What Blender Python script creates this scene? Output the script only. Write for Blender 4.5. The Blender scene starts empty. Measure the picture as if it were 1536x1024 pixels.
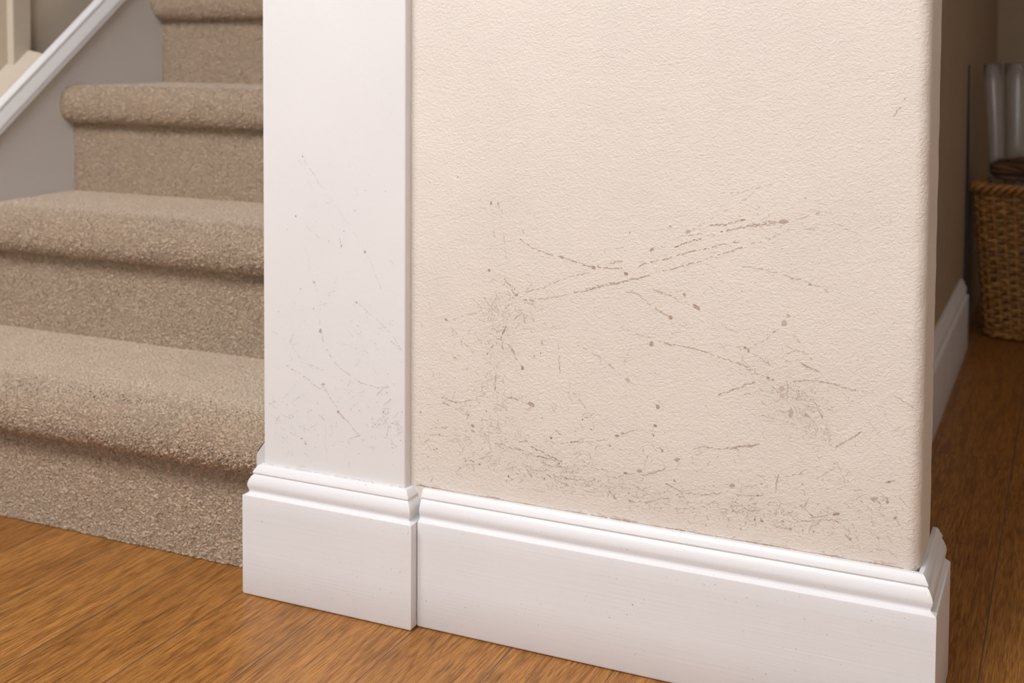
import bpy, math, random
import numpy as np
from mathutils import Matrix, Vector, noise as mnoise

scene = bpy.context.scene
COL = scene.collection
rnd = random.Random(11)

# ------------------------------------------------------------------ measurements (metres, wall face y = 0, wall corner x = 0)
PT = 0.0121                       # white post stands proud of the wall
XL, XR = -0.694, -0.5150          # post, left and right edge
TB, HB, HBT = 0.0171, 0.1121, 0.1444   # skirting thickness, board height, full height
YW = 0.100                       # depth of the end of the wall
XHB, YHALL = -0.0686, 1.526       # hall skirting face, where it ends
XHW = XHB - TB
R_, RUN, YR = 0.18, 0.2292, 0.0273
XS = -1.4424                      # skirt beside the stairs
TOP = 2.4

WALL_STROKES = [[[(-0.3168,0.3941),(-0.2999,0.3943),(-0.2799,0.395),(-0.2667,0.3973),(-0.2505,0.4036),(-0.2312,0.4094),(-0.2122,0.4162),(-0.1919,0.4218),(-0.1796,0.4262),(-0.1651,0.4292)],1.6,0.6,0.62],[[(-0.3166,0.3717),(-0.2997,0.3768),(-0.2831,0.3814),(-0.2666,0.386),(-0.252,0.3906)],1.7,0.6,0.8],[[(-0.2375,0.3957),(-0.2247,0.4001),(-0.209,0.4057),(-0.198,0.4096),(-0.1826,0.4161),(-0.1749,0.419),(-0.1567,0.4264)],1.5,0.55,0.6],[[(-0.1521,0.4289),(-0.1431,0.4315),(-0.1342,0.4347),(-0.1254,0.4405),(-0.118,0.4448)],1.5,0.4,0.6],[[(-0.3083,0.394),(-0.2949,0.3982),(-0.2816,0.4021),(-0.2742,0.405)],1.5,0.6,0.6],[[(-0.225,0.4207),(-0.2171,0.424),(-0.2092,0.4268),(-0.2011,0.4298)],1.8,0.65,0.7],[[(-0.2125,0.4324),(-0.1999,0.4355),(-0.1875,0.4341)],1.2,0.35,0.5],[[(-0.1813,0.4383),(-0.1721,0.4404),(-0.1645,0.442),(-0.1554,0.4449),(-0.1419,0.4474),(-0.13,0.4497)],2.0,0.6,0.75],[[(-0.1922,0.4432),(-0.1783,0.4446),(-0.1692,0.4478),(-0.1631,0.4497),(-0.157,0.4508)],1.7,0.6,0.8],[[(-0.1509,0.4459),(-0.1389,0.4494),(-0.127,0.4513)],2.4,0.45,0.6],[[(-0.1624,0.407),(-0.1503,0.4057),(-0.1367,0.4045),(-0.1277,0.4025),(-0.1188,0.4003),(-0.1069,0.398),(-0.0981,0.3957),(-0.0908,0.3934),(-0.0821,0.3897)],1.2,0.5,0.6],[[(-0.2474,0.4175),(-0.241,0.4199),(-0.2283,0.4274),(-0.2156,0.4337),(-0.2032,0.4415),(-0.1939,0.4471),(-0.1816,0.4558),(-0.1755,0.4592),(-0.1573,0.4708),(-0.1439,0.482)],1.1,0.3,0.35],[[(-0.2681,0.3723),(-0.2615,0.371),(-0.2525,0.3631),(-0.2467,0.3594),(-0.2402,0.3556),(-0.2305,0.3516)],1.4,0.5,0.6],[[(-0.2469,0.3769),(-0.2388,0.3745),(-0.2259,0.371),(-0.2179,0.367),(-0.2084,0.3648)],1.1,0.35,0.5],[[(-0.1143,0.3981),(-0.1055,0.3978)],1.2,0.5,0.8],[[(-0.1065,0.4559),(-0.0949,0.4598),(-0.0899,0.4616)],1.6,0.5,0.7],[[(-0.1122,0.4474),(-0.1005,0.4456),(-0.0946,0.4456)],1.3,0.4,0.5],[[(-0.388,0.4155),(-0.3815,0.4115),(-0.3676,0.406),(-0.3527,0.4022),(-0.3442,0.4012),(-0.3316,0.3985),(-0.3109,0.3937)],1.5,0.6,0.75],[[(-0.4221,0.4522),(-0.4199,0.4433),(-0.4187,0.4344),(-0.4175,0.4154)],1.1,0.4,0.4],[[(-0.4133,0.4507),(-0.4104,0.4449),(-0.4082,0.4341)],1.4,0.6,0.6],[[(-0.4077,0.4231),(-0.4058,0.4052),(-0.4038,0.3924)],1.0,0.45,0.6],[[(-0.4063,0.3751),(-0.4008,0.3685),(-0.3963,0.3609),(-0.3931,0.3588)],1.6,0.7,0.7],[[(-0.3939,0.3591),(-0.3801,0.3639),(-0.3651,0.3676),(-0.3503,0.3758),(-0.3294,0.384),(-0.3129,0.389)],1.2,0.45,0.55],[[(-0.3672,0.3575),(-0.3502,0.3606),(-0.3355,0.3643)],1.1,0.4,0.6],[[(-0.3293,0.3668),(-0.3148,0.3704),(-0.3004,0.3755),(-0.2842,0.3803),(-0.2682,0.3855),(-0.2524,0.3907)],1.6,0.6,0.75],[[(-0.3859,0.4249),(-0.3848,0.422)],1.5,0.6,1],[[(-0.4641,0.3273),(-0.4506,0.3327),(-0.4404,0.3361),(-0.4304,0.3401)],1.1,0.5,0.5],[[(-0.4282,0.3521),(-0.426,0.3472),(-0.4193,0.3428)],1.4,0.6,0.8],[[(-0.4744,0.3263),(-0.4698,0.3216),(-0.4595,0.3114),(-0.4414,0.2948)],1.1,0.5,0.6],[[(-0.4778,0.293),(-0.464,0.2904)],1,0.3,0.5],[[(-0.4016,0.3283),(-0.4049,0.324),(-0.407,0.3167)],1.6,0.8,0.95],[[(-0.3864,0.3408),(-0.3929,0.3356),(-0.3962,0.3329)],1.4,0.65,0.9],[[(-0.3843,0.34),(-0.3831,0.3321)],1.2,0.5,0.6],[[(-0.4092,0.3145),(-0.408,0.3025),(-0.4058,0.3017)],1.6,0.6,0.7],[[(-0.4202,0.3032),(-0.4252,0.2945)],2.2,0.55,0.7],[[(-0.4004,0.3063),(-0.3949,0.2998),(-0.3926,0.294),(-0.3861,0.2867)],1.5,0.6,0.55],[[(-0.3767,0.3427),(-0.3734,0.3331)],1.5,0.6,0.7],[[(-0.3521,0.3312),(-0.3467,0.3268)],1.2,0.5,0.9],[[(-0.3647,0.315),(-0.3636,0.3112)],1.3,0.5,0.9],[[(-0.3466,0.312),(-0.3454,0.2962),(-0.3443,0.2845)],1.3,0.5,0.4],[[(-0.3246,0.3143),(-0.3142,0.3105),(-0.2997,0.3042),(-0.2813,0.2917)],1.1,0.5,0.6],[[(-0.2761,0.3724),(-0.2651,0.372),(-0.25,0.3622),(-0.2401,0.3565),(-0.2293,0.3509)],1.3,0.5,0.55],[[(-0.2463,0.3769),(-0.2394,0.3746)],1.2,0.5,0.8],[[(-0.2797,0.3383),(-0.2656,0.332),(-0.2477,0.33)],1.1,0.4,0.5],[[(-0.2398,0.3266),(-0.2309,0.326)],1,0.4,0.7],[[(-0.2695,0.3201),(-0.2753,0.3059),(-0.2793,0.2958)],1.2,0.4,0.5],[[(-0.4215,0.3324),(-0.4181,0.3277)],2,0.5,0.7],[[(-0.4929,0.3421),(-0.4906,0.3362)],1,0.4,0.8],[[(-0.5022,0.3195),(-0.501,0.3134)],1,0.4,0.8],[[(-0.4913,0.2515),(-0.4851,0.2433)],1,0.45,0.8],[[(-0.4766,0.2429),(-0.4697,0.241),(-0.4606,0.2401)],1.8,0.7,0.9],[[(-0.4591,0.24),(-0.45,0.2424),(-0.4425,0.2451)],1.2,0.6,0.9],[[(-0.4746,0.2377),(-0.47,0.2366)],1.8,0.65,1],[[(-0.4606,0.2346),(-0.4514,0.2323)],1,0.4,0.7],[[(-0.4432,0.2405),(-0.4451,0.2378)],1.9,0.75,1],[[(-0.4477,0.2321),(-0.4487,0.2286),(-0.4454,0.2276)],1.4,0.5,0.8],[[(-0.4054,0.2544),(-0.4024,0.2525),(-0.3981,0.2533),(-0.3864,0.2507),(-0.3792,0.2492)],1.5,0.6,0.65],[[(-0.4161,0.272),(-0.416,0.2585)],1.5,0.65,0.55],[[(-0.4068,0.2448),(-0.4023,0.2386),(-0.3994,0.2349)],1.2,0.5,0.6],[[(-0.4472,0.3012),(-0.4412,0.2957)],1.1,0.45,0.9],[[(-0.426,0.2356),(-0.4274,0.2306)],1.4,0.5,0.8],[[(-0.4638,0.2871),(-0.4593,0.2862)],2,0.6,1],[[(-0.3976,0.3024),(-0.3947,0.2973)],1.8,0.5,0.9],[[(-0.3646,0.3132),(-0.3636,0.3116)],1.4,0.6,1],[[(-0.488,0.2665),(-0.4869,0.2638)],1.5,0.6,0.9],[[(-0.4161,0.272),(-0.4156,0.2569)],1.5,0.6,0.5],[[(-0.4129,0.2562),(-0.4037,0.2532),(-0.3924,0.2512),(-0.3782,0.2488)],1.4,0.55,0.6],[[(-0.3346,0.275),(-0.3316,0.2689),(-0.3248,0.2623),(-0.3159,0.2515)],1.3,0.5,0.6],[[(-0.2924,0.2981),(-0.28,0.2905),(-0.2695,0.2826),(-0.2582,0.2732),(-0.2433,0.2652)],1.1,0.45,0.5],[[(-0.4846,0.2107),(-0.4695,0.2117)],1.6,0.5,0.6],[[(-0.4911,0.202),(-0.4802,0.2025),(-0.4695,0.203)],1.2,0.45,0.5],[[(-0.4462,0.2283),(-0.4483,0.2242)],1.5,0.5,0.7],[[(-0.3265,0.2418),(-0.3206,0.2389),(-0.3129,0.2436),(-0.3072,0.2489)],1.1,0.45,0.5],[[(-0.4883,0.1876),(-0.482,0.1828)],1.1,0.5,0.7],[[(-0.4792,0.182),(-0.4695,0.1777)],1,0.4,0.5],[[(-0.4591,0.168),(-0.4503,0.1743),(-0.4435,0.1772)],1,0.45,0.5],[[(-0.4435,0.1805),(-0.4367,0.1796),(-0.4327,0.1784)],1.9,0.65,0.8],[[(-0.4327,0.1843),(-0.4287,0.1864),(-0.418,0.1907)],1.4,0.5,0.6],[[(-0.4141,0.2026),(-0.4048,0.2029)],3.2,0.5,0.85],[[(-0.4101,0.2),(-0.4054,0.1986)],2.6,0.5,0.8],[[(-0.3982,0.2008),(-0.3955,0.1993)],2.4,0.55,0.8],[[(-0.3932,0.2007),(-0.3844,0.2003)],2.4,0.6,0.9],[[(-0.4274,0.2035),(-0.4167,0.2013)],1,0.4,0.5],[[(-0.3877,0.2083),(-0.3838,0.2095),(-0.378,0.2105)],2,0.6,0.8],[[(-0.3681,0.1962),(-0.3581,0.1956)],1.5,0.65,0.9],[[(-0.3921,0.1828),(-0.3967,0.1797),(-0.396,0.1768)],1.4,0.5,0.7],[[(-0.3797,0.181),(-0.379,0.1787)],1.5,0.6,0.9],[[(-0.3816,0.1746),(-0.3803,0.1718)],2,0.6,0.9],[[(-0.3764,0.1766),(-0.3747,0.1747)],1.8,0.65,1],[[(-0.4019,0.1655),(-0.4023,0.1636)],1.5,0.65,1],[[(-0.4004,0.1712),(-0.3973,0.1674),(-0.394,0.1689)],1.2,0.5,0.7],[[(-0.3706,0.1811),(-0.3616,0.1818)],1.2,0.5,0.6],[[(-0.5001,0.1626),(-0.4931,0.1681)],1,0.3,0.5],[[(-0.4903,0.1521),(-0.4882,0.1547)],1.2,0.45,0.9],[[(-0.5051,0.2009),(-0.5041,0.1967),(-0.4988,0.1886)],1.2,0.4,0.6],[[(-0.4974,0.1926),(-0.4918,0.1984)],1,0.35,0.6],[[(-0.3732,0.2049),(-0.3588,0.1995),(-0.3545,0.1981),(-0.3417,0.1947)],1.5,0.7,0.9],[[(-0.3674,0.196),(-0.3545,0.1952)],1.7,0.75,0.95],[[(-0.3552,0.1987),(-0.3531,0.197),(-0.3495,0.1942)],1.3,0.55,0.8],[[(-0.3609,0.1905),(-0.3544,0.1888),(-0.3487,0.187),(-0.3431,0.1898)],1.3,0.55,0.8],[[(-0.3565,0.1791),(-0.3536,0.1772),(-0.3487,0.1776)],1.6,0.65,0.9],[[(-0.3402,0.1796),(-0.3373,0.1784),(-0.3324,0.1784)],2,0.7,0.95],[[(-0.3303,0.1781),(-0.3233,0.1788)],1.2,0.55,0.7],[[(-0.3205,0.1792),(-0.308,0.1772)],1,0.4,0.6],[[(-0.336,0.1855),(-0.329,0.1859)],1.6,0.6,0.8],[[(-0.3479,0.1758),(-0.3359,0.1709)],1.2,0.45,0.6],[[(-0.3514,0.1692),(-0.3531,0.1629)],1,0.5,0.8],[[(-0.3419,0.2132),(-0.3349,0.2153)],1.6,0.5,0.8],[[(-0.3314,0.216),(-0.3265,0.2167)],1.9,0.6,1],[[(-0.3251,0.2169),(-0.314,0.2184)],2,0.65,1],[[(-0.3112,0.219),(-0.3016,0.2214),(-0.292,0.2251)],1.2,0.45,0.5],[[(-0.2799,0.2306),(-0.2718,0.2339)],2.6,0.45,0.9],[[(-0.2705,0.2345),(-0.2625,0.2382)],1.2,0.4,0.6],[[(-0.3476,0.2244),(-0.3441,0.2225)],1.8,0.6,1],[[(-0.3434,0.2221),(-0.3391,0.2196)],1,0.4,0.8],[[(-0.3056,0.2137),(-0.2988,0.2168)],1.1,0.4,0.7],[[(-0.3156,0.2429),(-0.3101,0.2465),(-0.306,0.2516)],1.2,0.45,0.6],[[(-0.3125,0.2061),(-0.3108,0.2037),(-0.3117,0.2016)],1.6,0.55,0.9],[[(-0.3138,0.1961),(-0.311,0.1988),(-0.3027,0.1964)],1.1,0.4,0.6],[[(-0.2986,0.193),(-0.2917,0.1921)],1.5,0.45,0.8],[[(-0.289,0.1918),(-0.2768,0.1926)],1.1,0.4,0.5],[[(-0.27,0.1931),(-0.262,0.1939),(-0.254,0.1944),(-0.2434,0.1986),(-0.2342,0.2031)],1.3,0.5,0.65],[[(-0.2515,0.2128),(-0.2547,0.2027)],1.2,0.45,0.7],[[(-0.2901,0.1714),(-0.2839,0.1658)],2,0.65,0.85],[[(-0.269,0.1664),(-0.2646,0.1645)],1.8,0.65,0.9],[[(-0.259,0.1671),(-0.2483,0.1682),(-0.2391,0.1728)],1.3,0.5,0.6],[[(-0.2672,0.1808),(-0.2565,0.1805)],1.5,0.45,0.7],[[(-0.2538,0.1764),(-0.2458,0.1744)],1.1,0.4,0.7],[[(-0.247,0.2244),(-0.2423,0.2196)],1.4,0.5,0.7],[[(-0.2378,0.2225),(-0.2358,0.2196)],2,0.55,0.9],[[(-0.2489,0.1616),(-0.2483,0.164)],1.2,0.5,1],[[(-0.2563,0.2186),(-0.2549,0.2156)],1.4,0.5,0.9],[[(-0.3191,0.1755),(-0.3039,0.1752),(-0.297,0.1756)],1.3,0.35,0.5],[[(-0.2901,0.1716),(-0.2843,0.1661)],1.6,0.65,0.9],[[(-0.5197,0.2805),(-0.5066,0.2858)],1,0.2,0.2],[[(-0.2317,0.1886),(-0.2258,0.1868),(-0.2199,0.1851),(-0.2163,0.1831),(-0.2117,0.1823),(-0.2059,0.183)],1.8,0.65,0.85],[[(-0.2035,0.1825),(-0.1955,0.184),(-0.1863,0.1859),(-0.1818,0.1867)],1.6,0.65,0.8],[[(-0.1795,0.1874),(-0.1694,0.1921)],1.1,0.4,0.6],[[(-0.2588,0.1672),(-0.2492,0.1681),(-0.2398,0.1727),(-0.2244,0.1753),(-0.214,0.1791)],1.3,0.55,0.65],[[(-0.221,0.1806),(-0.214,0.1809)],1.1,0.4,0.8],[[(-0.2425,0.1987),(-0.2366,0.201),(-0.2336,0.2037)],1.3,0.5,0.8],[[(-0.2567,0.1934),(-0.2496,0.1959),(-0.2448,0.1972)],1.2,0.5,0.7],[[(-0.2042,0.2278),(-0.1938,0.23),(-0.1875,0.2307)],1.5,0.5,0.8],[[(-0.1847,0.2294),(-0.1756,0.2307),(-0.1688,0.2322),(-0.1632,0.2338)],1.4,0.5,0.6],[[(-0.1666,0.2327),(-0.1588,0.2364),(-0.1532,0.2369),(-0.1455,0.239)],2.4,0.55,0.85],[[(-0.2018,0.2221),(-0.1972,0.2236)],1,0.4,0.6],[[(-0.1659,0.2219),(-0.1641,0.2188)],1.2,0.45,0.8],[[(-0.1239,0.2119),(-0.1251,0.205),(-0.1271,0.1969)],1.5,0.45,0.7],[[(-0.1625,0.1886),(-0.1547,0.1893),(-0.1414,0.1908),(-0.1381,0.1928)],1.2,0.45,0.6],[[(-0.1548,0.1982),(-0.1437,0.2007)],1.1,0.4,0.7],[[(-0.2231,0.1653),(-0.2196,0.1613),(-0.2167,0.1623)],1.3,0.5,0.7],[[(-0.2149,0.1638),(-0.2138,0.1674)],1.1,0.4,0.7],[[(-0.201,0.1666),(-0.1975,0.1657)],1.4,0.5,0.8],[[(-0.177,0.1697),(-0.1702,0.1712)],3,0.4,0.7],[[(-0.1662,0.1714),(-0.1589,0.1726)],3,0.4,0.7],[[(-0.1912,0.1631),(-0.1906,0.1603)],1.3,0.5,0.9],[[(-0.171,0.1641),(-0.1707,0.1619)],1.5,0.6,0.9],[[(-0.1921,0.1543),(-0.1921,0.1526)],1.1,0.5,1],[[(-0.1393,0.1676),(-0.1365,0.1641),(-0.1353,0.1604)],1.4,0.6,0.8],[[(-0.1454,0.1677),(-0.1442,0.1623)],1.2,0.5,0.7],[[(-0.1524,0.1862),(-0.1479,0.1825),(-0.1368,0.1842)],1.2,0.45,0.6],[[(-0.1511,0.1758),(-0.1434,0.1765),(-0.1368,0.1798)],1.2,0.45,0.6],[[(-0.1332,0.1658),(-0.1267,0.168)],1.2,0.5,0.7],[[(-0.1215,0.1867),(-0.1225,0.1843)],1.2,0.5,0.8],[[(-0.1312,0.1784),(-0.1213,0.1745)],1.2,0.45,0.6],[[(-0.2492,0.164),(-0.2494,0.1611)],1.1,0.5,0.8],[[(-0.2265,0.1527),(-0.2078,0.1546),(-0.1927,0.148)],1,0.1,0.2],[[(-0.1619,0.1486),(-0.1664,0.1467)],1.1,0.5,1],[[(-0.1543,0.1634),(-0.1548,0.1594)],1.1,0.45,0.8],[[(-0.1528,0.4062),(-0.1345,0.4054)],1,0.3,0.4],[[(-0.2353,0.326),(-0.2236,0.3255),(-0.2081,0.3238),(-0.1956,0.3217),(-0.1871,0.3198)],1.7,0.5,0.8],[[(-0.1814,0.3178),(-0.1644,0.3145),(-0.1513,0.3094)],1.3,0.55,0.7],[[(-0.0766,0.4532),(-0.0644,0.4472),(-0.0523,0.4433)],1.1,0.3,0.6],[[(-0.128,0.4499),(-0.1443,0.4456),(-0.1534,0.4446)],1.4,0.4,0.6],[[(-0.2477,0.3768),(-0.2359,0.3746),(-0.2222,0.3705)],1,0.35,0.6],[[(-0.2396,0.356),(-0.2317,0.353)],1.1,0.5,0.9],[[(-0.2278,0.3463),(-0.218,0.3445)],1,0.4,0.6],[[(-0.178,0.3484),(-0.1648,0.3432)],1,0.35,0.6],[[(-0.148,0.3338),(-0.1371,0.3396),(-0.129,0.3486)],1.2,0.45,0.6],[[(-0.1171,0.3352),(-0.1044,0.3311),(-0.0972,0.3256)],1,0.4,0.7],[[(-0.1042,0.3202),(-0.0917,0.3162),(-0.0846,0.3143)],1.2,0.5,0.8],[[(-0.1118,0.3449),(-0.1064,0.34)],1.4,0.5,0.7],[[(-0.146,0.3239),(-0.1349,0.3159)],1.2,0.45,0.7],[[(-0.1799,0.4743),(-0.165,0.476),(-0.1485,0.4815),(-0.1322,0.4851)],1,0.3,0.5],[[(-0.0289,0.4601),(-0.0278,0.4502)],1.1,0.3,0.6],[[(-0.2418,0.3754),(-0.2331,0.3856)],1,0.1,0.1],[[(-0.1635,0.3156),(-0.156,0.3108),(-0.151,0.3086),(-0.1436,0.3055)],1.4,0.6,0.8],[[(-0.1399,0.3053),(-0.1301,0.3021)],1.4,0.55,0.7],[[(-0.1806,0.2827),(-0.1731,0.2865),(-0.1632,0.2908),(-0.1545,0.2955),(-0.1478,0.2982)],2.2,0.5,0.85],[[(-0.1569,0.2853),(-0.1483,0.2889),(-0.1373,0.292)],1.2,0.4,0.6],[[(-0.1096,0.3039),(-0.0977,0.3059),(-0.0859,0.3061),(-0.0753,0.3051),(-0.0695,0.3034),(-0.0555,0.3019)],1.4,0.55,0.85],[[(-0.0532,0.3015),(-0.0464,0.3024)],1,0.35,0.6],[[(-0.1039,0.3203),(-0.0979,0.3174),(-0.0908,0.3146)],1.3,0.55,0.85],[[(-0.1065,0.3326),(-0.1018,0.3315),(-0.0939,0.3251)],1.1,0.45,0.7],[[(-0.1109,0.3451),(-0.1097,0.3428)],1.6,0.5,0.9],[[(-0.1079,0.3436),(-0.1064,0.3407)],1.3,0.45,0.9],[[(-0.0641,0.2966),(-0.0611,0.2928)],1.1,0.45,0.8],[[(-0.0708,0.2476),(-0.0639,0.2534),(-0.0582,0.2578),(-0.0496,0.264)],1.2,0.5,0.8],[[(-0.0884,0.2785),(-0.0841,0.2724)],1.5,0.55,0.8],[[(-0.0927,0.2871),(-0.0896,0.2826)],1.3,0.5,0.7],[[(-0.1043,0.2753),(-0.0971,0.272)],1.8,0.5,0.7],[[(-0.0958,0.2648),(-0.0969,0.261)],1.3,0.4,0.6],[[(-0.1476,0.3247),(-0.1389,0.3195)],1,0.4,0.6],[[(-0.1369,0.3443),(-0.1368,0.34)],1.2,0.4,0.8],[[(-0.1345,0.3458),(-0.1297,0.3481)],1.3,0.45,0.8],[[(-0.176,0.2307),(-0.1648,0.2343),(-0.1549,0.2361),(-0.1413,0.2409)],1.8,0.5,0.8],[[(-0.1071,0.2951),(-0.1058,0.2903)],1.4,0.45,0.7],[[(-0.1023,0.295),(-0.0951,0.2892),(-0.0903,0.285)],1.2,0.4,0.6],[[(-0.1022,0.1876),(-0.0971,0.1833),(-0.092,0.1789)],1.7,0.6,0.85],[[(-0.092,0.1786),(-0.0821,0.1813),(-0.0715,0.1845)],1.4,0.55,0.8],[[(-0.0722,0.1844),(-0.0674,0.187)],2.4,0.65,0.9],[[(-0.1005,0.1739),(-0.0877,0.1764),(-0.0707,0.1795)],1.2,0.5,0.6],[[(-0.0707,0.1788),(-0.0636,0.1751),(-0.058,0.1707)],1.3,0.55,0.8],[[(-0.0621,0.1671),(-0.0571,0.1636)],1.8,0.5,0.8],[[(-0.0523,0.1666),(-0.0502,0.1633)],1.1,0.4,0.7],[[(-0.0337,0.1698),(-0.0313,0.1658)],1.7,0.55,0.9],[[(-0.0242,0.1714),(-0.0214,0.1661)],1.3,0.45,0.8],[[(-0.0301,0.1592),(-0.0233,0.1586),(-0.0164,0.1541)],1.2,0.4,0.7],[[(-0.0356,0.1601),(-0.0396,0.155)],1.2,0.45,0.7],[[(-0.0266,0.2211),(-0.0232,0.2228),(-0.0165,0.2248)],1.6,0.6,0.8],[[(-0.0393,0.2055),(-0.0351,0.2026),(-0.0295,0.1978)],1.6,0.55,0.7],[[(-0.0263,0.2047),(-0.0249,0.2028)],1.6,0.6,0.9],[[(-0.0557,0.2001),(-0.0475,0.2064)],1.1,0.4,0.7],[[(-0.1014,0.1862),(-0.0979,0.1912)],1.2,0.45,0.7],[[(-0.1002,0.2011),(-0.0987,0.197)],1.2,0.45,0.7],[[(-0.1243,0.2122),(-0.1273,0.1969)],1.4,0.45,0.7],[[(-0.125,0.1639),(-0.1119,0.1646),(-0.1116,0.1624)],1.6,0.55,0.75],[[(-0.1192,0.17),(-0.1105,0.1715)],1.6,0.5,0.6],[[(-0.0703,0.2319),(-0.0674,0.2251)],1.1,0.4,0.7],[[(-0.0884,0.2154),(-0.0716,0.2281)],1.1,0.35,0.6],[[(-0.1286,0.2071),(-0.1041,0.2182),(-0.0942,0.2248)],1,0.35,0.5],[[(-0.0706,0.2481),(-0.0596,0.2566),(-0.05,0.2639)],1.2,0.5,0.8],[[(-0.0343,0.2657),(-0.0323,0.2672)],1.3,0.4,0.9],[[(-0.0903,0.2041),(-0.0853,0.2056)],1,0.4,0.7],[[(-0.0192,0.1908),(-0.0171,0.1895)],1.7,0.6,1],[[(-0.1001,0.2737),(-0.0921,0.2682)],2,0.4,0.7],[[(-0.0807,0.2624),(-0.0786,0.262)],1.8,0.6,0.9],[[(-0.0828,0.2585),(-0.0819,0.2513),(-0.0762,0.2485)],1.1,0.4,0.6],[[(-0.0182,0.5666),(-0.022,0.5594),(-0.0275,0.5504)],1.5,0.4,0.9],[[(0.004,0.289),(-0.0097,0.2945),(-0.0224,0.3013)],1.2,0.45,0.8]]
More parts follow.
